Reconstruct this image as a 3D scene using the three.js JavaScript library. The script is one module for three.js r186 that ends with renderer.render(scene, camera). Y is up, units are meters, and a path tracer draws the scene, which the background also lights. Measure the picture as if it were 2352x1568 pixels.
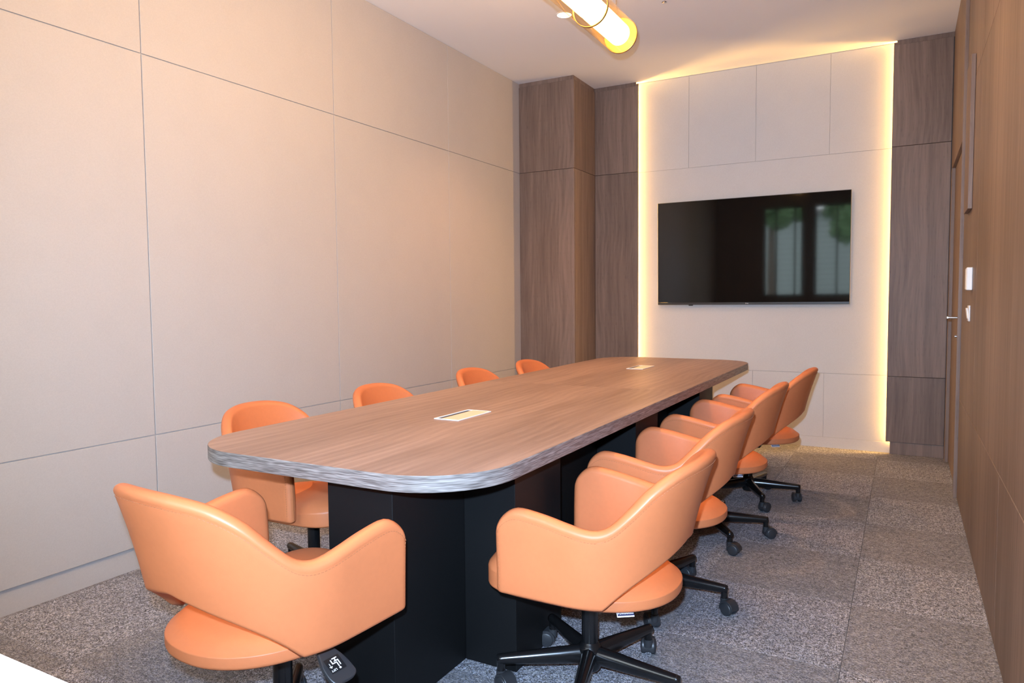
import * as THREE from 'three';
import { mergeGeometries } from 'three/addons/utils/BufferGeometryUtils.js';
import { RectAreaLightUniformsLib } from 'three/addons/lights/RectAreaLightUniformsLib.js';

// ---------------------------------------------------------------- camera, sky, flash, exposure
const scene = new THREE.Scene();
const renderer = new THREE.WebGLRenderer();
renderer.toneMapping = THREE.LinearToneMapping;
renderer.toneMappingExposure = 1.0;
renderer.shadowMap.enabled = true;
RectAreaLightUniformsLib.init();

const POWER = { flash: 52, pendant: 1.2, led: 180, downlight: 14, sky: 16 };
const TINT = { flash: [0.50, 0.70, 1.0], pendant: [1.0, 0.56, 0.14], led: [1.0, 0.53, 0.12], downlight: [1.0, 0.50, 0.22], sky: [0.86, 0.95, 1.0] };
const tint = (k) => new THREE.Color().setRGB(...TINT[k]);
const EYE = 1.235;
const camera = new THREE.PerspectiveCamera(2 * Math.atan(784 / 1648.2) * 180 / Math.PI, 2352 / 1568, 0.05, 100);
camera.rotation.order = 'YXZ';
camera.position.set(0, EYE, 0);
camera.rotation.set(-0.0583, 0.5013, -0.009);
camera.updateMatrixWorld(true);

// overcast daylight outside the windows behind the photographer
scene.background = tint('sky');
scene.backgroundIntensity = POWER.sky;

// the camera's own flash, just above the lens
const flash = new THREE.SpotLight(tint('flash'), POWER.flash, 0, 0.93, 1.0, 2);
flash.position.set(-0.036, 0.105, 0.0).applyMatrix4(camera.matrixWorld);
flash.target.position.set(0.1, 0.5, -5).applyMatrix4(camera.matrixWorld);
flash.castShadow = true;
flash.shadow.radius = 0.9;
flash.name = 'camera_flash';
scene.add(flash, flash.target);


// ---------------------------------------------------------------- helpers
let seed = 7;
const rnd = () => { seed = (seed * 1664525 + 1013904223) >>> 0; return seed / 4294967296; };
const used = {};
function numbered(name) {
  const n = used[name] = (used[name] ?? -1) + 1;
  return n ? name + '_' + String(n).padStart(3, '0') : name;
}
const shade = (m) => { m.castShadow = true; m.receiveShadow = true; return m; };
function thing(name, label, category, group) {
  const g = new THREE.Group();
  g.name = numbered(name);
  g.userData = { label, category };
  if (group) g.userData.group = group;
  scene.add(g);
  return g;
}
function structure(name, label) {
  const g = new THREE.Group();
  g.name = name;
  g.userData = { kind: 'structure', label };
  scene.add(g);
  return g;
}
function part(name, geo, mat, parent, pos) {
  const m = shade(new THREE.Mesh(geo, mat));
  m.name = name;
  if (pos) m.position.set(...pos);
  parent.add(m);
  return m;
}
// box with chamfered edges; uv in metres, grain along y (or along z on level faces)
function chamferBox(w, h, d, c, ou = 0, ov = 0) {
  const H = [w / 2, h / 2, d / 2];
  c = Math.min(c, H[0] * 0.9, H[1] * 0.9, H[2] * 0.9);
  const P = [], U = [];
  const v = (axis, s) => s.map((k, i) => k * (H[i] - (i === axis ? 0 : c)));
  const a3 = new THREE.Vector3(), b3 = new THREE.Vector3();
  const uvOf = (p, ax) => ax === 0 ? [p[2] + ou, p[1] + ov] : ax === 1 ? [p[0] + ou, p[2] + ov] : [p[0] + ou, p[1] + ov];
  const tri = (p, q, r, ax) => {
    a3.set(q[0] - p[0], q[1] - p[1], q[2] - p[2]); b3.set(r[0] - p[0], r[1] - p[1], r[2] - p[2]); a3.cross(b3);
    const m = [(p[0] + q[0] + r[0]), (p[1] + q[1] + r[1]), (p[2] + q[2] + r[2])];
    if (a3.x * m[0] + a3.y * m[1] + a3.z * m[2] < 0) [q, r] = [r, q];
    for (const k of [p, q, r]) { P.push(...k); U.push(...uvOf(k, ax)); }
  };
  const quad = (p, q, r, s, ax) => { tri(p, q, r, ax); tri(p, r, s, ax); };
  for (let ax = 0; ax < 3; ax++) {
    const b = (ax + 1) % 3, e = (ax + 2) % 3;
    const S = (x, y, z) => { const s = [0, 0, 0]; s[ax] = x; s[b] = y; s[e] = z; return s; };
    for (const s of [-1, 1]) quad(v(ax, S(s, -1, -1)), v(ax, S(s, 1, -1)), v(ax, S(s, 1, 1)), v(ax, S(s, -1, 1)), ax);
    // edges parallel to ax, between faces b and e
    for (const sb of [-1, 1]) for (const se of [-1, 1]) quad(v(b, S(-1, sb, se)), v(b, S(1, sb, se)), v(e, S(1, sb, se)), v(e, S(-1, sb, se)), b);
  }
  for (const x of [-1, 1]) for (const y of [-1, 1]) for (const z of [-1, 1]) tri(v(0, [x, y, z]), v(1, [x, y, z]), v(2, [x, y, z]), 0);
  const g = new THREE.BufferGeometry();
  g.setAttribute('position', new THREE.Float32BufferAttribute(P, 3));
  g.setAttribute('uv', new THREE.Float32BufferAttribute(U, 2));
  g.computeVertexNormals();
  return g;
}
// box given by its extents; z counts forward from the camera (so world z = -f)
function bx(name, parent, x, y, f, mat, c = 0.0015) {
  const g = chamferBox(x[1] - x[0], y[1] - y[0], f[1] - f[0], c, rnd() * 3, rnd() * 3);
  return part(name, g, mat, parent, [(x[0] + x[1]) / 2, (y[0] + y[1]) / 2, -(f[0] + f[1]) / 2]);
}
const lathe = (pts, seg = 32) => new THREE.LatheGeometry(pts.map(([x, y]) => new THREE.Vector2(x, y)), seg);
const merge = (list) => mergeGeometries(list.map((g) => { const n = g.index ? g.toNonIndexed() : g; for (const k of Object.keys(n.attributes)) if (!['position', 'normal', 'uv'].includes(k)) n.deleteAttribute(k); return n; }));
const at = (g, x, y, z) => g.translate(x, y, z);

// ---------------------------------------------------------------- procedural textures
function hash(i, j, s) { let h = (i * 374761393 + j * 668265263 + s * 2147483647) | 0; h = Math.imul(h ^ (h >>> 13), 1274126177); h ^= h >>> 16; return (h >>> 0) / 4294967296; }
function pn(x, y, px, py, s) {
  const i = Math.floor(x), j = Math.floor(y), fx = x - i, fy = y - j;
  const u = fx * fx * (3 - 2 * fx), w = fy * fy * (3 - 2 * fy);
  const m = (a, n) => ((a % n) + n) % n;
  const i0 = m(i, px), i1 = m(i + 1, px), j0 = m(j, py), j1 = m(j + 1, py);
  const a = hash(i0, j0, s), b = hash(i1, j0, s), c = hash(i0, j1, s), d = hash(i1, j1, s);
  return a + (b - a) * u + (c - a) * w + (a - b - c + d) * u * w;
}
function texture(n, fn, srgb) {
  const data = new Uint8Array(n * n * 4);
  for (let y = 0; y < n; y++) for (let x = 0; x < n; x++) {
    const c = fn((x + 0.5) / n, (y + 0.5) / n), k = (y * n + x) * 4;
    for (let q = 0; q < 3; q++) data[k + q] = Math.max(0, Math.min(255, Array.isArray(c) ? c[q] : c));
    data[k + 3] = 255;
  }
  const t = new THREE.DataTexture(data, n, n);
  t.wrapS = t.wrapT = THREE.RepeatWrapping;
  t.magFilter = THREE.LinearFilter; t.minFilter = THREE.LinearMipmapLinearFilter; t.generateMipmaps = true;
  if (srgb) t.colorSpace = THREE.SRGBColorSpace;
  t.needsUpdate = true;
  return t;
}
const lerp3 = (a, b, t) => [0, 1, 2].map((k) => a[k] + (b[k] - a[k]) * t);
function grain(u, v, s, strength) {
  const w = u + 0.030 * (pn(u * 3, v * 2, 3, 2, s) - 0.5) + 0.008 * (pn(u * 9, v * 5, 9, 5, s + 1) - 0.5);
  const broad = pn(w * 7, v * 1, 7, 1, s + 2), mid = pn(w * 34, v * 2, 34, 2, s + 3), fine = pn(w * 120, v * 5, 120, 5, s + 4), hair = pn(w * 330, v * 12, 330, 12, s + 5);
  const ring = 0.5 + 0.5 * Math.sin(6.2832 * (w * 26 + 2.2 * pn(w * 4, v * 3, 4, 3, s + 6)));
  const pore = pn(w * 260, v * 26, 260, 26, s + 7);
  let t = 0.30 * broad + 0.22 * mid + 0.20 * fine + 0.12 * hair + 0.16 * ring * strength + 0.16 * 0.5 * (1 - strength);
  if (pore > 0.74) t -= (pore - 0.74) * 0.55;
  return t;
}
function wood(s, dark, light, strength, size = 1024, metres = 1.1) {
  const cache = new Float32Array(size * size);
  const map = texture(size, (u, v) => {
    const t = grain(u, v, s, strength); cache[Math.floor(v * size) * size + Math.floor(u * size)] = t;
    return lerp3(dark, light, Math.max(0, Math.min(1, (t - 0.5) * 1.5 + 0.5)));
  }, true);
  const bump = texture(size, (u, v) => 255 * Math.max(0, Math.min(1, cache[Math.floor(v * size) * size + Math.floor(u * size)])), false);
  for (const t of [map, bump]) t.repeat.set(1 / metres, 1 / metres);
  return { map, bumpMap: bump };
}
const wallWood = wood(11, [98, 82, 74], [146, 126, 115], 0.45);
const topWood = wood(37, [128, 104, 94], [172, 145, 133], 0.75);
const edgeWood = texture(512, (u, v) => {
  const w = u + 0.012 * (pn(u * 6, v * 5, 6, 5, 90) - 0.5) + 0.010 * (pn(u * 24, v * 20, 24, 20, 91) - 0.5);
  const a = pn(w * 110, v * 16, 110, 16, 92), b = pn(w * 200, v * 40, 200, 40, 93), c = pn(w * 12, v * 2, 12, 2, 94);
  const t = Math.max(0, Math.min(1, 0.5 + (a - 0.5) * 1.0 + (b - 0.5) * 0.9 + (c - 0.5) * 0.3));
  return lerp3([92, 84, 80], [152, 144, 138], t);
}, true);
edgeWood.repeat.set(1 / 0.2, 1 / 0.9);
function carpet(s, kind) {
  const n = 1024, cache = new Float32Array(n * n);
  const map = texture(n, (u, v) => {
    const q = kind ? [210, 330, 110, 190, 40, 60] : [250, 250, 150, 150, 60, 60];
    let t = 0.50 * pn(u * q[0], v * q[1], q[0], q[1], s) + 0.34 * pn(u * q[2], v * q[3], q[2], q[3], s + 1) + 0.16 * pn(u * q[4], v * q[5], q[4], q[5], s + 2);
    t = 0.5 + (t - 0.5) * (kind ? 1.35 : 1.8);
    t = Math.max(0, Math.min(1, t));
    cache[Math.floor(v * n) * n + Math.floor(u * n)] = t;
    const hue = pn(u * 120, v * 120, 120, 120, s + 3);
    const c = lerp3([74, 72, 71], kind ? [200, 196, 192] : [222, 219, 217], t);
    return lerp3(c, [c[0] * 0.93, c[1] * 0.96, c[2] * 1.06], hue);
  }, true);
  const bump = texture(n, (u, v) => 255 * cache[Math.floor(v * n) * n + Math.floor(u * n)], false);
  for (const t of [map, bump]) t.repeat.set(1 / 0.585, 1 / 0.585);
  return { map, bumpMap: bump };
}
const carpetA = carpet(51, 0), carpetB = carpet(61, 1);
const leatherBump = texture(512, (u, v) => 255 * (0.6 * pn(u * 90, v * 90, 90, 90, 71) + 0.4 * pn(u * 180, v * 180, 180, 180, 72)), false);
leatherBump.repeat.set(1 / 0.15, 1 / 0.15);
const leatherTone = texture(256, (u, v) => { const t = 0.5 * pn(u * 6, v * 6, 6, 6, 75) + 0.5 * pn(u * 40, v * 40, 40, 40, 76); return [245 + 8 * t, 245 + 8 * t, 245 + 8 * t]; }, true);
leatherTone.repeat.set(1 / 0.4, 1 / 0.4);
const fabricTone = texture(512, (u, v) => { const t = 0.5 * pn(u * 130, v * 130, 130, 130, 81) + 0.3 * pn(u * 250, v * 250, 250, 250, 82) + 0.2 * pn(u * 5, v * 5, 5, 5, 83); return [240 + 12 * t, 240 + 12 * t, 240 + 12 * t]; }, true);
fabricTone.repeat.set(1 / 0.5, 1 / 0.5);

// ---------------------------------------------------------------- materials (linear colours)
const std = (r, g, b, rough, extra = {}) => new THREE.MeshStandardMaterial({ color: new THREE.Color().setRGB(r, g, b), roughness: rough, ...extra });
const M = {
  panel: std(0.545, 0.512, 0.485, 0.62, { map: fabricTone }),
  panelGrey: std(0.56, 0.54, 0.52, 0.6, { map: fabricTone }),
  tvPanel: std(0.70, 0.675, 0.655, 0.55, { map: fabricTone }),
  wood: new THREE.MeshStandardMaterial({ ...wallWood, bumpScale: 0.0006, roughness: 0.52 }),
  top: new THREE.MeshStandardMaterial({ ...topWood, bumpScale: 0.0004, roughness: 0.42 }),
  edge: new THREE.MeshStandardMaterial({ map: edgeWood, bumpMap: edgeWood, bumpScale: 0.0004, roughness: 0.45 }),
  ceiling: std(0.90, 0.92, 0.95, 0.85),
  carpetA: new THREE.MeshStandardMaterial({ ...carpetA, bumpScale: 0.002, roughness: 1 }),
  carpetB: new THREE.MeshStandardMaterial({ ...carpetB, bumpScale: 0.002, roughness: 1 }),
  slab: std(0.12, 0.11, 0.1, 0.95),
  leather: std(0.63, 0.196, 0.074, 0.46, { map: leatherTone, bumpMap: leatherBump, bumpScale: 0.00008 }),
  thread: std(0.42, 0.15, 0.06, 0.7),
  black: std(0.011, 0.011, 0.012, 0.33),
  blackMetal: std(0.007, 0.007, 0.0075, 0.22),
  plastic: std(0.028, 0.03, 0.034, 0.42),
  blackWood: new THREE.MeshPhysicalMaterial({ color: new THREE.Color().setRGB(0.007, 0.0072, 0.0075), roughness: 0.5, specularIntensity: 0.4 }),
  white: std(0.8, 0.8, 0.79, 0.4),
  chrome: std(0.75, 0.75, 0.76, 0.2, { metalness: 1 }),
  brass: std(0.72, 0.47, 0.2, 0.28, { metalness: 1 }),
  endCap: std(0.30, 0.20, 0.06, 0.5),
  cream: std(0.78, 0.66, 0.5, 0.4),
  screen: new THREE.MeshPhysicalMaterial({ color: new THREE.Color().setRGB(0.006, 0.006, 0.006), roughness: 0.045, ior: 1.5 }),
  bezel: std(0.03, 0.029, 0.028, 0.4),
  wire: std(0.08, 0.06, 0.05, 0.5),
  glass: new THREE.MeshPhysicalMaterial({ color: 0xffffff, transmission: 1, thickness: 0, roughness: 0, ior: 1.45 }),
  amber: new THREE.MeshPhysicalMaterial({ color: new THREE.Color().setRGB(1.0, 0.90, 0.74), transmission: 1, thickness: 0, roughness: 0, ior: 1.45 }),
  glow: new THREE.MeshStandardMaterial({ color: 0xffffff, emissive: new THREE.Color().setRGB(1, 0.76, 0.42), emissiveIntensity: 3.2, roughness: 0.5 }),
  ledGlow: new THREE.MeshStandardMaterial({ color: 0xffffff, emissive: new THREE.Color().setRGB(1, 0.8, 0.4), emissiveIntensity: 3, roughness: 0.5 }),
  spotGlow: new THREE.MeshStandardMaterial({ color: 0xffffff, emissive: new THREE.Color().setRGB(1, 0.86, 0.68), emissiveIntensity: 5, roughness: 0.5 }),
  frame: std(0.03, 0.03, 0.032, 0.5),
  slat: std(0.16, 0.17, 0.17, 0.6),
  leaf: std(0.09, 0.17, 0.07, 0.8),
  bark: std(0.1, 0.07, 0.05, 0.9),
  paving: std(0.36, 0.39, 0.39, 0.9),
  render: std(0.38, 0.44, 0.43, 0.85),
};

// ---------------------------------------------------------------- room measurements (metres; f = forward distance from the camera)
const XL = -3.096, XR = 0.298, CEIL = 3.172, H1 = 2.3754, H2 = 0.6113, H3 = 0.108;
const FB = 6.296, FTV = 6.35, FC = 5.815, XC = -2.554, XW1 = -2.140, XW2 = -0.115, FREAR = -1.0;
const G = 0.0021;

// floor: carpet tiles laid quarter-turn
const floor = structure('floor', 'grey brown carpet tiles laid quarter turn');
bx('floor_slab', floor, [-3.3, 0.5], [-0.2, -0.007], [-1.2, 6.6], M.slab, 0);
{
  const T = 0.585, g = chamferBox(T - 0.0012, 0.007, T - 0.0012, 0.001, 0.3, 0.2);
  for (let i = -6; i <= 1; i++) for (let j = -8; j <= 6; j++) {
    const x0 = -0.165 + i * T, f0 = 3.13 + (j - 1) * T;
    if (x0 > 0.48 || x0 + T < -3.28 || f0 > 6.5 || f0 + T < -1.1) continue;
    const m = part('carpet_tile', g, (i + j) & 1 ? M.carpetA : M.carpetB, floor, [x0 + T / 2, -0.0035, -(f0 + T / 2)]);
    m.rotation.y = [0, Math.PI][Math.floor(rnd() * 2)];
  }
}
// ceiling
const ceiling = structure('ceiling', 'plain white ceiling');
bx('ceiling_slab', ceiling, [-3.3, 0.5], [CEIL, CEIL + 0.2], [-1.2, 6.6], M.ceiling, 0);

// left wall: beige panels in three rows with open joints, set-back skirting
const wallLeft = structure('wall_left', 'long wall of large beige panels with thin joints');
bx('backing', wallLeft, [-3.30, XL - 0.007], [H3 + 0.006, CEIL], [-1.1, 6.6], M.panelGrey, 0);
bx('plinth', wallLeft, [-3.30, XL - 0.018], [-0.1, H3 + 0.006], [-1.1, 6.6], M.panelGrey, 0);
{
  const cols = [-1.0, -0.398, 0.869, 2.136, 3.403, 4.665, 5.93], rows = [H3, H2, H1, CEIL];
  for (let i = 0; i < cols.length - 1; i++) for (let j = 0; j < 3; j++)
    bx('panel', wallLeft, [XL - 0.007, XL], [rows[j] + (j ? G : 0), rows[j + 1] - (j < 2 ? G : 0.002)], [cols[i] + G, cols[i + 1] - G], M.panel, 0.0012);
}
const baseLeft = structure('baseboard_left', 'set back beige skirting under the panels');
bx('skirting', baseLeft, [XL - 0.018, XL - 0.012], [0, H3 + 0.004], [-1.0, 5.9], M.panel, 0);

// far wall: boxed pillar, two dark wood side panels, pale television panel between them
const wallBack = structure('wall_back', 'far wall with wood clad pillar, wood side panels and pale television panel');
bx('backing', wallBack, [-3.3, 0.5], [-0.1, CEIL], [FTV + 0.005, 6.6], M.panelGrey, 0);
{
  const rows = [0.098, H2, H1, CEIL - 0.036], t = 0.02;
  for (let j = 0; j < 3; j++) {
    const y = [rows[j] + (j ? G * 0.7 : 0), rows[j + 1] - (j < 2 ? G * 0.7 : 0)];
    bx('wood_panel', wallBack, [XL + 0.002, XC], y, [FC, FC + t], M.wood, 0.0015);                 // pillar front
    bx('wood_panel', wallBack, [XC - t, XC], y, [FC + t + 0.002, FB + 0.03], M.wood, 0.0015);      // pillar side
    bx('wood_panel', wallBack, [XC + 0.001, XW1], y, [FB, FB + t], M.wood, 0.0015);                // left of the television panel
    bx('wood_panel', wallBack, [XW2, XR - 0.022], y, [FB, FB + t], M.wood, 0.0015);                // right of it
  }
  bx('pillar_core', wallBack, [-3.2, XC - t - 0.004], [0, CEIL], [FC + t + 0.004, FTV + 0.03], M.slab, 0);
  for (const [x, f] of [[[XL + 0.002, XC - 0.008], [FC + 0.008, FC + t + 0.006]], [[XC - 0.02, XC - 0.008], [FC + 0.02, FB + 0.03]], [[XC - 0.01, XW1 - 0.022], [FB + 0.008, FB + t]], [[XW2 + 0.022, XR], [FB + 0.008, FB + t]]])
    bx('crown_strip', wallBack, x, [CEIL - 0.037, CEIL], f, M.wood, 0.001);
  for (const [x, f] of [[[XL, XC - 0.02], [FC + 0.014, FC + 0.028]], [[XC - 0.02, XW1 - 0.03], [FB + 0.010, FB + 0.0195]], [[XW2 + 0.03, XR - 0.02], [FB + 0.010, FB + 0.0195]]])
    bx('skirting', wallBack, x, [0, 0.1], f, M.wood, 0.001);
  for (const x of [[XW1 - 0.092, XW1 - 0.001], [XW2 + 0.001, XW2 + 0.092]]) bx('lip_backing', wallBack, x, [0.1, CEIL - 0.01], [FB + t + 0.0002, FB + t + 0.0016], M.wood, 0);
  // returns behind the wood lips, closing the light recess
  bx('recess_return', wallBack, [XC, XW1 - 0.09], [0, CEIL], [FB + t + 0.0018, FTV + 0.005], M.slab, 0);
  bx('recess_return', wallBack, [XW2 + 0.09, XR + 0.01], [0, CEIL], [FB + t + 0.0018, FTV + 0.005], M.slab, 0);
  // pale panels
  const L = XW1 - 0.09, R = XW2 + 0.09, B = 0.0011;
  const pp = (x0, x1, y0, y1) => bx('pale_panel', wallBack, [x0 + B, x1 - B], [y0 + B, y1 - B], [FTV, FTV + 0.005], M.tvPanel, 0.0008);
  const up = [L, -1.695, -1.129, -0.559, R];
  for (let i = 0; i < 4; i++) pp(up[i], up[i + 1], H1, CEIL - 0.006);
  pp(L, R, H2, H1);
  const lo = [L, -1.695, -1.135, -0.573, R];
  for (let i = 0; i < 4; i++) pp(lo[i], lo[i + 1], 0.085, H2);
}
const baseBack = structure('baseboard_back', 'pale skirting under the television panel');
bx('skirting', baseBack, [XW1 - 0.03, XW2 + 0.028], [0, 0.0845], [FTV - 0.001, FTV + 0.004], M.tvPanel, 0.0008);

// right wall: the same wood in tall panels
const wallRight = structure('wall_right', 'right wall of tall brown wood panels');
bx('backing', wallRight, [XR + 0.02, 0.5], [-0.1, CEIL], [-1.1, 6.6], M.slab, 0);
{
  const rows = [0, H2, H1, CEIL], colsUp = [-1.0, 0.55, 2.0, 4.1, 5.088], colsLow = [-1.0, 0.55, 2.0, 2.98, 4.1, 5.088];
  for (let j = 0; j < 3; j++) {
    const cols = j ? colsUp : colsLow;
    for (let i = 0; i < cols.length - 1; i++) bx('wood_panel', wallRight, [XR, XR + 0.02], [rows[j] + (j ? G * 0.7 : 0.001), rows[j + 1] - G * 0.7], [cols[i] + 0.0012, cols[i + 1] - 0.0012], M.wood, 0.0018);
  }
  bx('header_panel', wallRight, [XR - 0.018, XR + 0.01], [2.16, CEIL - 0.001], [5.108, 6.29], M.wood, 0.0015);
}
// door in the right wall with casings
const door = structure('door_1', 'brown wood door set back in the right wall');
bx('door_leaf', door, [XR + 0.002, XR + 0.02], [0.008, 2.158], [5.11, 6.17], M.wood, 0.002);
{
  const h = new THREE.Group(); h.name = 'door_handle'; door.add(h);
  part('rosette', new THREE.CylinderGeometry(0.025, 0.025, 0.008, 24).rotateZ(Math.PI / 2), M.chrome, h, [XR - 0.002, 1.10, -5.165]);
  part('spindle', new THREE.CylinderGeometry(0.008, 0.008, 0.06, 16).rotateZ(Math.PI / 2), M.chrome, h, [XR - 0.035, 1.10, -5.165]);
  part('lever', chamferBox(0.014, 0.016, 0.13, 0.004), M.chrome, h, [XR - 0.068, 1.10, -5.225]);
  part('key_cylinder', new THREE.CylinderGeometry(0.010, 0.010, 0.034, 20).rotateZ(Math.PI / 2), M.chrome, h, [XR - 0.012, 0.985, -5.165]);
}
const trim1 = structure('trim_1', 'near vertical door casing');
bx('casing', trim1, [XR - 0.02, XR + 0.02], [0, CEIL], [5.09, 5.107], M.wood, 0.0015);
const trim2 = structure('trim_2', 'far vertical door casing');
bx('casing', trim2, [XR - 0.02, XR + 0.02], [0, 2.16], [6.172, 6.288], M.wood, 0.0015);

const board = thing('wall_board', 'narrow brown wood board mounted upright on the right wall beside the door', 'board');
bx('board_panel', board, [XR - 0.0215, XR - 0.001], [1.69, 2.487], [4.49, 4.78], M.wood, 0.0015);

// ---------------------------------------------------------------- window wall behind the camera
const wallFront = structure('wall_front', 'wood clad window wall behind the camera');
const WY = [1.0, 2.57], W1 = [-2.26, -1.60], W2 = [-1.41, -0.25];
for (const [x, y] of [[[-3.3, 0.5], [-0.1, WY[0]]], [[-3.3, 0.5], [WY[1], CEIL]], [[-3.3, W1[0]], WY], [[W1[1], W2[0]], WY], [[W2[1], 0.5], WY]])
  bx('wall_section', wallFront, x, y, [FREAR - 0.14, FREAR], M.wood, 0);
[[W1, [-2.05, -1.737]], [W2, [-1.055, -0.66]]].forEach(([w, bars], n) => {
  const win = structure('window_' + (n + 1), 'window with dark bars and thin horizontal slats');
  const f = [FREAR - 0.09, FREAR - 0.05];
  bx('frame', win, [w[0], w[0] + 0.03], WY, f, M.frame, 0.002); bx('frame', win, [w[1] - 0.03, w[1]], WY, f, M.frame, 0.002);
  bx('frame', win, [w[0] + 0.03, w[1] - 0.03], [WY[0], WY[0] + 0.03], f, M.frame, 0.002); bx('frame', win, [w[0] + 0.03, w[1] - 0.03], [WY[1] - 0.03, WY[1]], f, M.frame, 0.002);
  for (const b of bars) bx('bar', win, [b - 0.014, b + 0.014], [WY[0] + 0.03, WY[1] - 0.03], [f[0], f[1] - 0.004], M.frame, 0.002);
  const xs = [w[0] + 0.03, bars[0] - 0.014, bars[0] + 0.014, bars[1] - 0.014, bars[1] + 0.014, w[1] - 0.03];
  for (let k = 0; k < 6; k += 2) part('pane', new THREE.PlaneGeometry(xs[k + 1] - xs[k], WY[1] - WY[0] - 0.06), M.glass, win, [(xs[k] + xs[k + 1]) / 2, (WY[0] + WY[1]) / 2, -(FREAR - 0.07)]);
  for (let k = 1; k < 17; k++) bx('slat', win, [w[0] + 0.012, w[1] - 0.012], [WY[0] + k * 0.092, WY[0] + k * 0.092 + 0.007], [FREAR - 0.035, FREAR - 0.02], M.slat, 0.001);
});
// yard outside
const ground = structure('ground', 'pale paving outside the windows');
bx('paving', ground, [-16, 14], [-0.7, -0.6], [-24, -1.2], M.paving, 0);
function tree(x, f, h, r, label) {
  const t = thing('garden_tree', label, 'tree', 'trees outside the windows');
  part('trunk', new THREE.CylinderGeometry(0.07, 0.12, h, 10), M.bark, t, [x, h / 2 - 0.6, -f]);
  const list = [];
  for (let k = 0; k < 22; k++) {
    const g = new THREE.IcosahedronGeometry(r * (0.2 + 0.16 * rnd()), 3), p = g.attributes.position;
    for (let i = 0; i < p.count; i++) { const q = 0.75 + 0.5 * hash(Math.round(p.getX(i) * 300), Math.round(p.getY(i) * 300) + Math.round(p.getZ(i) * 700), k); p.setXYZ(i, p.getX(i) * q, p.getY(i) * q, p.getZ(i) * q); }
    const a = rnd() * 6.283, d = Math.sqrt(rnd()) * r * 0.7;
    g.translate(x + Math.cos(a) * d, h - 0.4 + (rnd() - 0.4) * r * 1.1, -f + Math.sin(a) * d); g.computeVertexNormals(); list.push(g);
  }
  part('foliage', merge(list), M.leaf, t);
}
tree(-2.95, -6.3, 3.35, 0.85, 'leafy tree seen in the left window of the television reflection');
tree(-0.75, -8.3, 3.3, 1.25, 'leafy tree seen in the right window of the television reflection');
tree(2.4, -9.5, 3.9, 1.1, 'small leafy tree outside, beyond the right window');
{
  const b = thing('garden_building', 'low pale rendered building reflected through the window', 'building');
  bx('wall', b, [-9, 6], [-0.6, 3.2], [-17, -12.2], M.render, 0.01);
  bx('roof', b, [-9.2, 6.2], [3.2, 3.35], [-17.2, -12.0], M.slat, 0.01);
}

// ---------------------------------------------------------------- recessed LED strips either side of the television panel
for (const [x, dir, label] of [[XW1 - 0.05, 1, 'warm LED strip recessed behind the left wood panel edge'], [XW2 + 0.05, -1, 'warm LED strip recessed behind the right wood panel edge']]) {
  const t = thing('led_strip', label, 'light strip', 'LED strips beside the television panel');
  const h = CEIL - 0.012 - 0.09, y = 0.09 + h / 2;
  bx('profile', t, dir > 0 ? [x - 0.005, x - 0.001] : [x + 0.001, x + 0.005], [y - h / 2, y + h / 2], [FTV - 0.0185, FTV - 0.0005], M.white, 0);
  bx('diffuser', t, dir > 0 ? [x - 0.001, x] : [x, x + 0.001], [y - h / 2, y + h / 2], [FTV - 0.018, FTV - 0.001], M.ledGlow, 0);
  const l = new THREE.RectAreaLight(tint('led'), POWER.led, 0.016, h);
  l.position.set(x + dir * 0.002, y, -(FTV - 0.0095));
  l.lookAt(x + dir, y, -(FTV - 0.0095));
  l.name = 'led_light';
  scene.add(l);
}

// ---------------------------------------------------------------- pendant: amber glass tube with glowing inner tube
const pendant = thing('tube_pendant_lamp', 'horizontal amber glass tube lamp glowing white, hung on thin wires', 'lamp');
{
  const px = -1.382, py = 2.657, end = 3.78, seg = 0.43, n = 6, R = 0.092, r = 0.060;
  pendant.position.set(px, py, 0);
  for (let k = 0; k < n; k++) {
    const f1 = end - k * seg, f0 = f1 - seg, mid = (f0 + f1) / 2;
    part('glass_tube', new THREE.CylinderGeometry(R, R, seg - 0.012, 48, 1, true).rotateX(Math.PI / 2), M.amber, pendant, [0, 0, -mid]);
    const inner = lathe([[0, -0.203], [0.045, -0.203], [r, -0.19], [r, 0.19], [0.045, 0.203], [0, 0.203]], 36).rotateX(Math.PI / 2);
    part('light_tube', inner, M.glow, pendant, [0, 0, -mid]);
    const l = new THREE.PointLight(tint('pendant'), POWER.pendant, 0, 2);
    l.position.set(px, py, -mid); l.castShadow = true; l.shadow.radius = 2.4; l.name = 'pendant_light';
    scene.add(l);
  }
  for (let k = 0; k <= n; k++) {
    const f = end - k * seg;
    part('ring', lathe([[R - 0.003, -0.005], [R + 0.002, -0.005], [R + 0.002, 0.005], [R - 0.003, 0.005], [R - 0.003, -0.005]], 56).rotateX(Math.PI / 2), M.brass, pendant, [0, 0, -f]);
    if (k === 0 || k === n) part('end_plate', lathe([[0, -0.002], [R - 0.003, -0.002], [R - 0.003, 0.002], [0, 0.002]], 48).rotateX(Math.PI / 2), M.endCap, pendant, [0, 0, -f]);
  }
  for (const f of [end - 0.07, end - n * seg + 0.07]) {
    const h = CEIL - py - R;
    part('suspension_wire', new THREE.CylinderGeometry(0.0022, 0.0022, h, 8), M.wire, pendant, [0, R + h / 2, -f]);
    part('ceiling_cap', new THREE.CylinderGeometry(0.03, 0.03, 0.012, 24), M.brass, pendant, [0, R + h - 0.006, -f]);
  }
}
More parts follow.
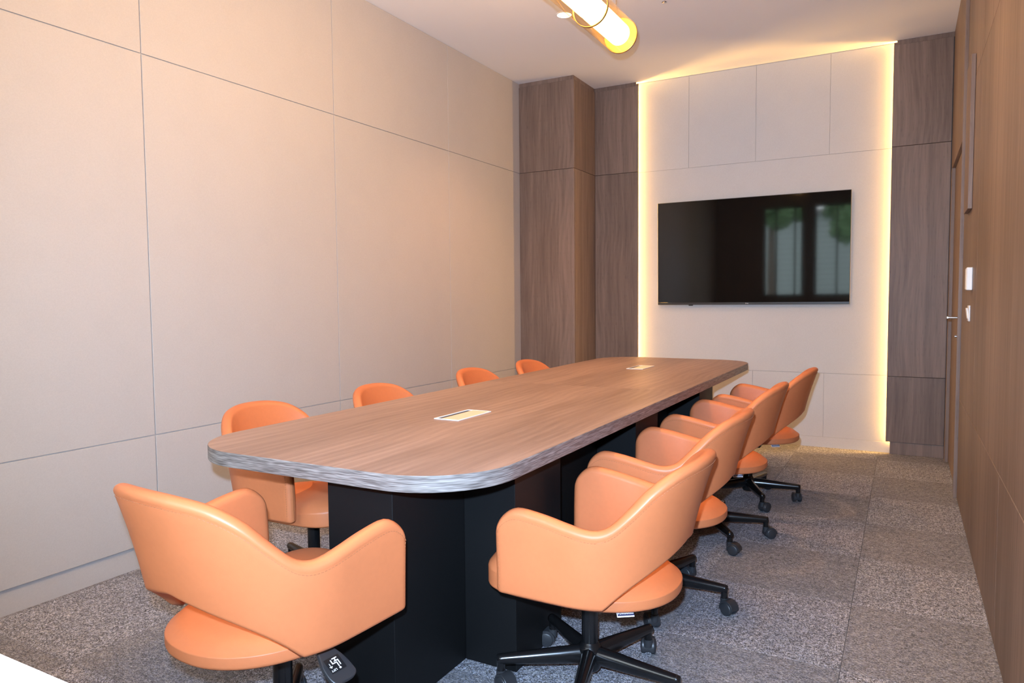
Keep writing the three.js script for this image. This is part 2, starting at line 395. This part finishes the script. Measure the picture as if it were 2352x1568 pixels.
// recessed downlight
const down = thing('ceiling_downlight', 'small round recessed ceiling light beside the tube lamp', 'light');
{
  const x = -2.08, f = 4.58;
  down.position.set(x, CEIL, -f);
  part('trim_ring', lathe([[0.05, 0], [0.05, -0.005], [0.056, -0.004], [0.058, 0]], 40), M.white, down);
  part('lens', new THREE.CylinderGeometry(0.05, 0.05, 0.004, 36), M.spotGlow, down, [0, -0.002, 0]);
  const l = new THREE.SpotLight(tint('downlight'), POWER.downlight, 0, 1.0, 0.8, 2);
  l.position.set(x, CEIL - 0.008, -f); l.target.position.set(x, 0, -f); l.castShadow = true; l.shadow.radius = 2; l.name = 'downlight';
  scene.add(l, l.target);
}
{
  const s = thing('ceiling_sprinkler', 'tiny chrome sprinkler head on the ceiling', 'sprinkler');
  s.position.set(-1.395, CEIL, -4.62);
  part('escutcheon', lathe([[0, 0], [0.026, 0], [0.02, -0.008], [0.008, -0.01]], 24), M.chrome, s);
  part('nozzle', lathe([[0, -0.045], [0.016, -0.044], [0.016, -0.041], [0.004, -0.036], [0.007, -0.01], [0.007, 0]], 16), M.chrome, s);
}

// ---------------------------------------------------------------- television
const tv = thing('television', 'large black flat screen television on the pale far wall', 'television');
{
  const w = 1.565, h = 0.901;
  tv.position.set(-1.1695, 1.6255, -6.30);
  tv.rotation.x = 0.0175;                       // tilted a little downwards on its bracket
  const q = (name, x, y, z, mat, c) => part(name, chamferBox(x[1] - x[0], y[1] - y[0], z[1] - z[0], c), mat, tv, [(x[0] + x[1]) / 2, (y[0] + y[1]) / 2, (z[0] + z[1]) / 2]);
  q('housing', [-w / 2 + 0.002, w / 2 - 0.002], [-h / 2 + 0.002, h / 2 - 0.002], [-0.034, 0.006], M.bezel, 0.004);
  q('bezel', [-w / 2, w / 2], [-h / 2, h / 2], [0.004, 0.011], M.bezel, 0.002);
  q('screen', [-w / 2 + 0.004, w / 2 - 0.004], [-h / 2 + 0.020, h / 2 - 0.004], [0.0105, 0.0125], M.screen, 0.0004);
  q('wall_mount', [-0.33, 0.32], [-0.2, 0.2], [-0.048, -0.034], M.black, 0.001);
  q('receiver', [-0.506, -0.47], [-h / 2 - 0.008, -h / 2 + 0.001], [-0.01, 0.008], M.black, 0.002);
  const c = part('logo', merge([at(new THREE.CylinderGeometry(0.0045, 0.0045, 0.0006, 20).rotateX(Math.PI / 2), -0.008, 0, 0), at(new THREE.BoxGeometry(0.014, 0.005, 0.0006), 0.006, 0, 0)]), M.chrome, tv, [-0.0085, -h / 2 + 0.010, 0.0113]);
  c.userData.label = 'tiny silver maker mark';
}

// ---------------------------------------------------------------- conference table
const table = thing('conference_table', 'long wood conference table with rounded corners on black panel base', 'table');
const TX = [-2.100, -0.968], TF = [1.505, 5.48], TY = 0.77, TT = 0.046, TM = 3.53;
{
  const rad = 0.27;
  const half = (f0, f1, near) => {          // outline in (x, f)
    const p = [], arc = (cx, cy, a0) => { for (let k = 0; k <= 14; k++) { const a = a0 + k / 14 * Math.PI / 2; p.push([cx + rad * Math.cos(a), cy + rad * Math.sin(a)]); } };
    if (near) { p.push([TX[0], f1]); arc(TX[0] + rad, f0 + rad, Math.PI); arc(TX[1] - rad, f0 + rad, 1.5 * Math.PI); p.push([TX[1], f1]); }
    else { p.push([TX[1], f0]); arc(TX[1] - rad, f1 - rad, 0); arc(TX[0] + rad, f1 - rad, Math.PI / 2); p.push([TX[0], f0]); }
    return p;
  };
  for (const near of [true, false]) {
    const p = near ? half(TF[0], TM - 0.0007, true) : half(TM + 0.0007, TF[1], false);
    const sh = new THREE.Shape(p.map(([x, f]) => new THREE.Vector2(x, -f)));
    const g = new THREE.ExtrudeGeometry(sh, { depth: TT - 0.001, bevelEnabled: false }).rotateX(Math.PI / 2);
    // x, y of the outline become world x and z; thickness runs down from the top
    const pos = g.attributes.position, uv = g.attributes.uv, nor = g.attributes.normal;
    for (let i = 0; i < pos.count; i++) { if (Math.abs(nor.getY(i)) > 0.5) uv.setXY(i, pos.getX(i) + (near ? 0 : 0.37), pos.getZ(i)); else uv.setXY(i, pos.getX(i), pos.getZ(i)); }
    const top = part('tabletop', g, M.top, table, [0, TY, 0]);
    // edge band
    const P = [], U = [], I = []; let s = 0;
    const prof = [[0, -0.0003], [0.0012, -0.0012], [0.0016, -0.004], [0.0016, -TT + 0.003], [0.0006, -TT]];
    for (let i = 0; i < p.length; i++) {
      const a = p[Math.max(0, i - 1)], b = p[Math.min(p.length - 1, i + 1)];
      let tx = b[0] - a[0], tf = b[1] - a[1]; const l = Math.hypot(tx, tf); tx /= l; tf /= l;
      if (i) s += Math.hypot(p[i][0] - p[i - 1][0], p[i][1] - p[i - 1][1]);
      for (const [o, y] of prof) { P.push(p[i][0] + tf * o, y, -(p[i][1] - tx * o)); U.push(y, s); }
    }
    const m = prof.length;
    for (let i = 0; i < p.length - 1; i++) for (let k = 0; k < m - 1; k++) { const a = i * m + k; I.push(a, a + m, a + 1, a + 1, a + m, a + m + 1); }
    const eg = new THREE.BufferGeometry();
    eg.setAttribute('position', new THREE.Float32BufferAttribute(P, 3)); eg.setAttribute('uv', new THREE.Float32BufferAttribute(U, 2)); eg.setIndex(I); eg.computeVertexNormals();
    const e = part('edge_band', eg, M.edge, table, [0, TY, 0]);
    e.userData.label = 'grey streaked wood edge';
  }
  // black panel base: a spine with three cross blocks
  const B = [0, TY - TT], spine = [-1.555, -1.305];
  bx('base_spine', table, spine, B, [1.643, 5.36], M.blackWood, 0.0015);
  for (const f of [[2.03, 2.385], [3.23, 3.575], [4.43, 4.775]]) {
    bx('base_block', table, [spine[1] + 0.0005, -1.107], B, f, M.blackWood, 0.0018);
    bx('base_block', table, [-1.753, spine[0] - 0.0005], B, f, M.blackWood, 0.0018);
  }
}
const socketLabel = ['cream flip lid cable box set in the near half of the table', 'cream flip lid cable box set in the far half of the table'];
[2.425, 4.638].forEach((f, n) => {
  const b = thing('cable_box', socketLabel[n], 'cable box', 'cable boxes in the table top');
  b.position.set(-1.556, TY, -f);
  const w = 0.115, l = 0.25, rim = 0.006;
  for (const [x, z, a, c] of [[-w / 2 + rim / 2, 0, rim, l], [w / 2 - rim / 2, 0, rim, l], [0, -l / 2 + rim / 2, w - 2 * rim, rim], [0, l / 2 - rim / 2, w - 2 * rim, rim]]) part('rim', chamferBox(a, 0.004, c, 0.001), M.white, b, [x, 0.0022, z]);
  part('lid', chamferBox(w - 2 * rim - 0.026, 0.0032, l - 2 * rim - 0.002, 0.0008), M.cream, b, [0.012, 0.0020, 0]);
  part('brush_slot', chamferBox(0.023, 0.0012, l - 2 * rim - 0.022, 0.0003), M.black, b, [-w / 2 + rim + 0.0125, 0.0008, 0.002]);
});

// ---------------------------------------------------------------- tub chairs
const CH = (() => {
  const w = 0.305, ff = 0.175, fc = -0.04, rb = 0.268;
  // plan of the outer face from right arm front round the back to the left arm front (x lateral, z forward)
  const raw = [];
  for (let k = 0; k < 40; k++) raw.push([w, ff + (fc - ff) * k / 40]);
  for (let k = 0; k <= 120; k++) { const a = k / 120 * Math.PI, c = Math.cos(a), s = Math.sin(a), e = 2 / 2.25; raw.push([w * Math.sign(c) * Math.abs(c) ** e, fc - rb * s ** e]); }
  for (let k = 1; k <= 40; k++) raw.push([-w, fc + (ff - fc) * k / 40]);
  const S = [0]; for (let i = 1; i < raw.length; i++) S.push(S[i - 1] + Math.hypot(raw[i][0] - raw[i - 1][0], raw[i][1] - raw[i - 1][1]));
  const L = S[S.length - 1], half = L / 2;
  const plan = (s) => {
    s = Math.max(0, Math.min(L, s)); let i = 1; while (i < S.length - 1 && S[i] < s) i++;
    const t = (s - S[i - 1]) / (S[i] - S[i - 1] || 1), a = raw[i - 1], b = raw[i];
    const i0 = Math.max(0, i - 4), i1 = Math.min(raw.length - 1, i + 3), dx = raw[i1][0] - raw[i0][0], dz = raw[i1][1] - raw[i0][1], l = Math.hypot(dx, dz);
    return { x: a[0] + (b[0] - a[0]) * t, z: a[1] + (b[1] - a[1]) * t, nx: -dz / l, nz: dx / l };
  };
  const curve = (pts) => (q) => {           // monotone-ish cubic through points
    let i = 1; while (i < pts.length - 1 && pts[i][0] < q) i++;
    const [x0, y0] = pts[i - 1], [x1, y1] = pts[i], h = x1 - x0, t = Math.max(0, Math.min(1, (q - x0) / h));
    const m = (k) => { if (k <= 0 || k >= pts.length - 1) return 0; const a = (pts[k][1] - pts[k - 1][1]) / (pts[k][0] - pts[k - 1][0]), b = (pts[k + 1][1] - pts[k][1]) / (pts[k + 1][0] - pts[k][0]); return a * b <= 0 ? 0 : (a + b) / 2; };
    const m0 = m(i - 1) * h, m1 = m(i) * h, t2 = t * t, t3 = t2 * t;
    return (2 * t3 - 3 * t2 + 1) * y0 + (t3 - 2 * t2 + t) * m0 + (-2 * t3 + 3 * t2) * y1 + (t3 - t2) * m1;
  };
  const topC = curve([[0, 0.640], [0.07, 0.645], [0.15, 0.636], [0.23, 0.620], [0.305, 0.608], [0.350, 0.620], [0.40, 0.664], [0.452, 0.720], [0.51, 0.762], [0.58, 0.783], [half, 0.790]]);
  const QV = 0.335, botC = (q) => q < QV ? 0.386 - 0.006 * q / QV : 0.380 + 0.17 * (1 - Math.exp(-(q - QV) * 5.6));
  const leanC = curve([[0, 0.03], [0.2, 0.05], [0.4, 0.14], [half, 0.21]]);
  const q = (s) => Math.min(s, L - s);
  const corner = 0.085;
  const topY = (s) => { const k = q(s); let y = topC(k); if (k < corner) y -= corner * (1 - Math.sqrt(Math.max(0, 1 - (1 - k / corner) ** 2))); return y; };
  const botY = (s) => { const k = q(s); let y = botC(k); if (k < 0.012) y += 0.012 - Math.sqrt(0.012 ** 2 - (0.012 - k) ** 2); return y; };
  const TH = 0.046, RH = 0.021;
  const outer = (s, y, inward) => { const p = plan(s), o = leanC(q(s)) * (y - 0.5) + 0.10 * leanC(q(s)) * ((y - 0.5) / 0.28) ** 2 - inward; return [p.x + p.nx * o, y, p.z + p.nz * o]; };
  // sample distances along the plan, denser at the arm ends
  const ss = [];
  for (const k of [0, 0.0015, 0.004, 0.008, 0.013, 0.019, 0.026, 0.034, 0.044, 0.056, 0.07, 0.086]) ss.push(k);
  for (let k = 1; k <= 90; k++) ss.push(0.086 + (L - 0.172) * k / 91);
  for (const k of [0.086, 0.07, 0.056, 0.044, 0.034, 0.026, 0.019, 0.013, 0.008, 0.004, 0.0015, 0]) ss.push(L - k);
  const P = [], I = [], U = []; let m = 0;
  for (const s of ss) {
    const yt = topY(s), yb = botY(s), k = q(s), e = k < 0.026 ? Math.max(0.03, Math.sqrt(1 - (1 - k / 0.026) ** 2)) : 1;
    const r = TH / 2, prof = [];
    const yo = yt - RH, rbm = 0.013;
    for (let i = 0; i <= 4; i++) { const a = Math.PI / 2 * i / 4; prof.push([rbm - rbm * Math.sin(a), yb + rbm - rbm * Math.cos(a)]); }   // lower outer edge
    for (let i = 1; i < 9; i++) prof.push([0, yb + rbm + (yo - 0.012 - yb - rbm) * i / 9]);
    prof.push([0.0, yo - 0.010], [0.0016, yo - 0.006], [0.0002, yo - 0.002]);                                                          // seam groove
    for (let i = 1; i <= 12; i++) { const a = Math.PI * i / 12; prof.push([r - r * Math.cos(a), yo + RH * Math.sin(a)]); }
    for (let i = 1; i < 9; i++) prof.push([TH + 0.004 * Math.sin(Math.PI * i / 9), yo + (yb + rbm - yo) * i / 9]);
    for (let i = 0; i <= 4; i++) { const a = Math.PI / 2 * i / 4; prof.push([TH - rbm + rbm * Math.cos(a), yb + rbm - rbm * Math.sin(a)]); }
    m = prof.length;
    for (const [o, y] of prof) { const c = r + (o - r) * e; P.push(...outer(s, y, c)); U.push(s + o, y); }
  }
  for (let i = 0; i < ss.length - 1; i++) for (let k = 0; k < m; k++) { const a = i * m + k, b = i * m + (k + 1) % m, c = a + m, d = b + m; I.push(a, b, c, b, d, c); }
  const shell = new THREE.BufferGeometry();
  shell.setAttribute('position', new THREE.Float32BufferAttribute(P, 3)); shell.setAttribute('uv', new THREE.Float32BufferAttribute(U, 2)); shell.setIndex(I); shell.computeVertexNormals();
  // outward check
  { const n = shell.attributes.normal, i0 = Math.floor(ss.length / 2) * m + 8; if (n.getZ(i0) > 0) { for (let i = 0; i < I.length; i += 3) [I[i], I[i + 1]] = [I[i + 1], I[i]]; shell.setIndex(I); shell.computeVertexNormals(); } }
  // stitching below the rolled edge and down the arm fronts
  const path = [];
  for (let k = 0; k <= 14; k++) { const y = 0.41 + (topY(0.016) - 0.05 - 0.41) * k / 14; path.push(outer(0.016, y, -0.0003 + 0.0022)); }
  for (let k = 0; k <= 220; k++) { const s = 0.016 + (L - 0.032) * k / 220; path.push(outer(s, topY(s) - RH - 0.0075, -0.0004)); }
  for (let k = 14; k >= 0; k--) { const y = 0.41 + (topY(0.016) - 0.05 - 0.41) * k / 14; path.push(outer(L - 0.016, y, -0.0003 + 0.0022)); }
  const sg = []; let acc = 0;
  const up = new THREE.Vector3(0, 0, 1), qn = new THREE.Quaternion();
  for (let i = 1; i < path.length; i++) {
    const a = new THREE.Vector3(...path[i - 1]), b = new THREE.Vector3(...path[i]), d = b.clone().sub(a), l = d.length(); if (l < 1e-6 || l > 0.05) continue;
    d.normalize();
    for (; acc < l; acc += 0.0095) { const g = new THREE.BoxGeometry(0.0013, 0.0013, 0.0058); g.applyQuaternion(qn.setFromUnitVectors(up, d)); const c = a.clone().addScaledVector(d, acc); g.translate(c.x, c.y, c.z); sg.push(g); }
    acc -= l;
  }
  const stitch = merge(sg);
  // seat cushion
  const seatPlan = (a) => { const c = Math.cos(a), s = Math.sin(a); const e = s > 0 ? 2 / 4.2 : 2 / 2.2; return [0.238 * Math.sign(c) * Math.abs(c) ** e, s > 0 ? 0.292 * s ** e : -0.288 * Math.abs(s) ** e]; };
  const rings = [[0, 0.350], [0.9, 0.350], [0.975, 0.353], [0.993, 0.357], [1, 0.363], [1, 0.391], [0.994, 0.3945], [0.984, 0.3965], [0.955, 0.404], [0.92, 0.412], [0.87, 0.420], [0.78, 0.427], [0.6, 0.432], [0.35, 0.434], [0, 0.435]];
  const SP = [], SU = [], SI = [], N = 72;
  for (const [k, y] of rings) for (let i = 0; i < N; i++) { const [x, z] = seatPlan(i / N * 2 * Math.PI); SP.push(x * k, y + 0.030 * Math.max(-0.35, z / 0.292) * Math.max(0, Math.min(1, (y - 0.366) / 0.035)), z * k); SU.push(x * k, z * k + y); }
  for (let r = 0; r < rings.length - 1; r++) for (let i = 0; i < N; i++) { const a = r * N + i, b = r * N + (i + 1) % N, c = a + N, d = b + N; SI.push(a, c, b, b, c, d); }
  const seat = new THREE.BufferGeometry();
  seat.setAttribute('position', new THREE.Float32BufferAttribute(SP, 3)); seat.setAttribute('uv', new THREE.Float32BufferAttribute(SU, 2)); seat.setIndex(SI); seat.computeVertexNormals();
  // under-seat plate, gas column, hub
  const plate = merge([at(chamferBox(0.20, 0.014, 0.22, 0.004), 0, 0.343, 0), at(chamferBox(0.11, 0.04, 0.16, 0.008), 0, 0.318, 0)]);
  const column = lathe([[0, 0.09], [0.026, 0.09], [0.026, 0.318], [0.020, 0.322], [0.018, 0.335], [0, 0.335]], 32);
  const hub = lathe([[0, 0.055], [0.030, 0.055], [0.034, 0.062], [0.037, 0.075], [0.039, 0.112], [0.040, 0.122], [0.036, 0.132], [0.030, 0.138], [0.0265, 0.145], [0.0255, 0.145]], 36);
  // leg along +z: tapered tube, elbow and stem
  const legLen = 0.285;
  const leg = (() => {
    const P = [], I = [], n = 20, rows = [[0.028, 0.024, 0.030, 0.104], [0.10, 0.0225, 0.027, 0.102], [0.2, 0.019, 0.0215, 0.099], [legLen, 0.0155, 0.017, 0.0965], [legLen + 0.012, 0.0145, 0.0155, 0.0955], [legLen + 0.014, 0.001, 0.001, 0.0955]];
    for (const [z, a, b, y] of rows) for (let i = 0; i < n; i++) { const t = i / n * 2 * Math.PI; P.push(a * Math.cos(t), y + b * Math.sin(t), z); }
    for (let r = 0; r < rows.length - 1; r++) for (let i = 0; i < n; i++) { const a = r * n + i, b = r * n + (i + 1) % n; I.push(a, b, a + n, b, b + n, a + n); }
    const g = new THREE.BufferGeometry(); g.setAttribute('position', new THREE.Float32BufferAttribute(P, 3)); g.setIndex(I); g.computeVertexNormals();
    g.setAttribute('uv', new THREE.Float32BufferAttribute(new Float32Array(P.length / 3 * 2), 2));
    return merge([g, at(new THREE.CylinderGeometry(0.0135, 0.0125, 0.05, 18), 0, 0.081, legLen)]);
  })();
  const caster = (() => {
    const list = [];
    for (const s of [-1, 1]) list.push(at(lathe([[0, -0.009], [0.021, -0.009], [0.0255, -0.006], [0.0265, 0], [0.0255, 0.006], [0.021, 0.009], [0.008, 0.0105], [0, 0.0105]], 28).rotateZ(-s * Math.PI / 2), s * 0.0165, 0.0265, 0.022));
    const sh = new THREE.Shape(); const R = 0.0305;
    sh.absarc(0, 0, R, -0.25, Math.PI * 1.02, false); sh.absarc(0, 0, 0.0215, Math.PI * 1.02, -0.25, true);
    list.push(at(new THREE.ExtrudeGeometry(sh, { depth: 0.040, bevelEnabled: true, bevelSize: 0.001, bevelThickness: 0.0015, bevelSegments: 1, curveSegments: 18 }).translate(0, 0, -0.02).rotateY(Math.PI / 2), 0, 0.0275, 0.022));
    list.push(at(new THREE.CylinderGeometry(0.0155, 0.0155, 0.026, 18), 0, 0.048, 0));
    return merge(list);
  })();
  // height lever with paddle, on the sitter's right (-x)
  const pad = new THREE.Shape(); pad.moveTo(0, -0.016); pad.lineTo(0.03, -0.026); pad.quadraticCurveTo(0.072, -0.034, 0.078, -0.016); pad.quadraticCurveTo(0.0745, -0.008, 0.076, 0); pad.quadraticCurveTo(0.079, 0.03, 0.066, 0.033); pad.quadraticCurveTo(0.03, 0.034, 0, 0.018);
  const paddle = new THREE.ExtrudeGeometry(pad, { depth: 0.006, bevelEnabled: true, bevelSize: 0.003, bevelThickness: 0.003, bevelSegments: 3 }).rotateX(-Math.PI / 2);
  const lever = merge([at(new THREE.CylinderGeometry(0.005, 0.005, 0.24, 12).rotateZ(Math.PI / 2), -0.115, 0.343, -0.055), paddle.scale(1.15, 1, 1.15).rotateZ(-0.62).rotateY(Math.PI).translate(-0.228, 0.343, -0.055)]);
  return { shell, stitch, seat, plate, column, hub, leg, caster, lever, legLen };
})();
function canvasTex(w, h, draw) {
  const c = document.createElement('canvas'); c.width = w; c.height = h; draw(c.getContext('2d'));
  const t = new THREE.CanvasTexture(c); t.colorSpace = THREE.SRGBColorSpace; return t;
}
const iconMat = new THREE.MeshStandardMaterial({ roughness: 0.5, map: canvasTex(128, 128, (g) => {
  g.fillStyle = '#15181b'; g.fillRect(0, 0, 128, 128); g.strokeStyle = '#fff'; g.fillStyle = '#fff'; g.lineWidth = 9; g.lineCap = 'round'; g.lineJoin = 'round';
  g.beginPath(); g.arc(46, 20, 9, 0, 7); g.fill();
  g.beginPath(); g.moveTo(46, 36); g.lineTo(46, 72); g.lineTo(80, 72); g.lineTo(80, 104); g.stroke();
  g.beginPath(); g.moveTo(28, 44); g.lineTo(28, 86); g.lineTo(58, 86); g.moveTo(46, 88); g.lineTo(46, 110); g.moveTo(28, 110); g.lineTo(64, 110); g.stroke();
  g.lineWidth = 5; g.beginPath(); g.moveTo(104, 84); g.lineTo(104, 48); g.moveTo(94, 58); g.lineTo(104, 46); g.lineTo(114, 58); g.stroke();
  g.font = 'bold 24px sans-serif'; g.fillText('LIFT', 72, 30);
}) });
const tagMat = new THREE.MeshStandardMaterial({ roughness: 0.6, side: THREE.DoubleSide, map: canvasTex(256, 96, (g) => {
  g.fillStyle = '#1b2146'; g.fillRect(0, 0, 256, 96); g.fillStyle = '#f4f4f8'; g.fillRect(0, 78, 256, 18); g.fillRect(0, 0, 10, 96);
  g.font = 'bold 42px sans-serif'; g.textAlign = 'center'; g.fillText('FONGARELI', 132, 54);
}) });
const iconGeo = new THREE.PlaneGeometry(0.046, 0.040).rotateX(-Math.PI / 2).rotateY(-Math.PI / 2).translate(0.042, 0.0095, 0).rotateZ(-0.62).rotateY(Math.PI).translate(-0.228, 0.343, -0.055);
const tagGeo = chamferBox(0.05, 0.019, 0.0008, 0.0002);
{ const p = tagGeo.attributes.position, u = tagGeo.attributes.uv; for (let i = 0; i < p.count; i++) u.setXY(i, p.getX(i) / 0.05 + 0.5, p.getY(i) / 0.019 + 0.5); }

function chair(x, f, lift, facing, star, turns, label) {   // lift: height set on the gas column
  const c = thing('tub_chair', label, 'chair', 'orange tub chairs round the table');
  c.position.set(x, 0, -f);
  c.rotation.y = facing;
  part('backrest_shell', CH.shell, M.leather, c, [0, lift, 0]);
  part('stitching', CH.stitch, M.thread, c, [0, lift, 0]);
  part('seat', CH.seat, M.leather, c, [0, lift, 0]);
  part('seat_plate', CH.plate, M.black, c, [0, lift, 0]);
  const lv = part('height_lever', CH.lever, M.plastic, c, [0, lift, 0]);
  part('lever_icon', iconGeo, iconMat, lv);
  const tg = part('fabric_tag', tagGeo, tagMat, c, [0.176, 0.3465 + lift, -0.182]); tg.rotation.order = 'YXZ'; tg.rotation.y = 125 * Math.PI / 180; tg.rotation.x = -0.75;
  part('gas_column', CH.column, M.blackMetal, c, [0, lift, 0]);
  part('hub', CH.hub, M.blackMetal, c);
  for (let k = 0; k < 5; k++) {
    const a = star - facing + k * Math.PI * 2 / 5;
    const l = part('leg', CH.leg, M.blackMetal, c); l.rotation.y = a;
    const w = part('caster', CH.caster, M.plastic, l, [0, 0, CH.legLen]); w.rotation.y = turns[k] - a - facing;
  }
  return c;
}
const D = Math.PI / 180;
chair(-1.455, 1.35, 0.033, 175 * D, 2 * D, [1, 2.5, 0.4, 4, 5.2], 'orange tub chair at the near end of the table, its back to the camera');
chair(-0.863, 2.075, -0.006, -90 * D, 14 * D, [0.4, 2, 3.4, 5, 1.2], 'orange tub chair on the right of the table, nearest the camera');
chair(-0.885, 2.81, 0.017, -90 * D, 90 * D, [1.1, 4.4, 0.6, 2.7, 3.9], 'second orange tub chair from the camera on the right of the table');
chair(-0.88, 3.72, 0.026, -90 * D, 106 * D, [2.2, 0.3, 5.1, 3.3, 1.4], 'third orange tub chair from the camera on the right of the table');
chair(-0.825, 4.51, 0.032, -90 * D, 98 * D, [3.6, 1.7, 0.2, 4.9, 2.6], 'orange tub chair on the right of the table, nearest the television wall');
chair(-2.235, 2.27, -0.008, 90 * D, 30 * D, [0.7, 2.1, 3.8, 5.3, 1.5], 'orange tub chair on the left of the table, nearest the camera');
chair(-2.20, 3.06, -0.008, 90 * D, 50 * D, [1.9, 0.5, 4.2, 2.8, 5.5], 'second orange tub chair from the camera on the left of the table');
chair(-2.19, 4.03, -0.006, 90 * D, 10 * D, [4.4, 3.1, 0.9, 1.6, 2.4], 'third orange tub chair from the camera on the left of the table');
chair(-2.18, 4.82, -0.012, 90 * D, 65 * D, [0.2, 5.6, 2.9, 4.1, 1.0], 'orange tub chair on the left of the table, nearest the wood pillar');

// ---------------------------------------------------------------- wall switches by the door
{
  const a = thing('card_reader', 'white box shaped reader on the right wall above the light switch', 'reader');
  bx('body', a, [XR - 0.027, XR - 0.0005], [1.262, 1.378], [4.33, 4.42], M.white, 0.003);
  bx('cover_lip', a, [XR - 0.029, XR - 0.027], [1.268, 1.372], [4.336, 4.414], M.white, 0.0008);
  const b = thing('light_switch', 'white light switch with tilted rocker on the right wall below the reader', 'switch');
  bx('plate', b, [XR - 0.009, XR - 0.0005], [1.10, 1.183], [4.42, 4.505], M.white, 0.002);
  const r = bx('rocker', b, [XR - 0.016, XR - 0.008], [1.113, 1.170], [4.432, 4.493], M.white, 0.002); r.rotation.z = 0.12;
}
// white side table at the lower left corner, close to the camera
{
  const t = thing('side_table', 'white side table top cut off at the lower left corner', 'table');
  bx('tabletop', t, [-2.45, -0.80], [0.70, 0.728], [-0.15, 0.535], M.white, 0.004);
  for (const x of [-2.40, -0.90]) for (const f of [-0.10, 0.44]) bx('leg', t, [x, x + 0.05], [0, 0.70], [f, f + 0.05], M.white, 0.003);
}

renderer.render(scene, camera);
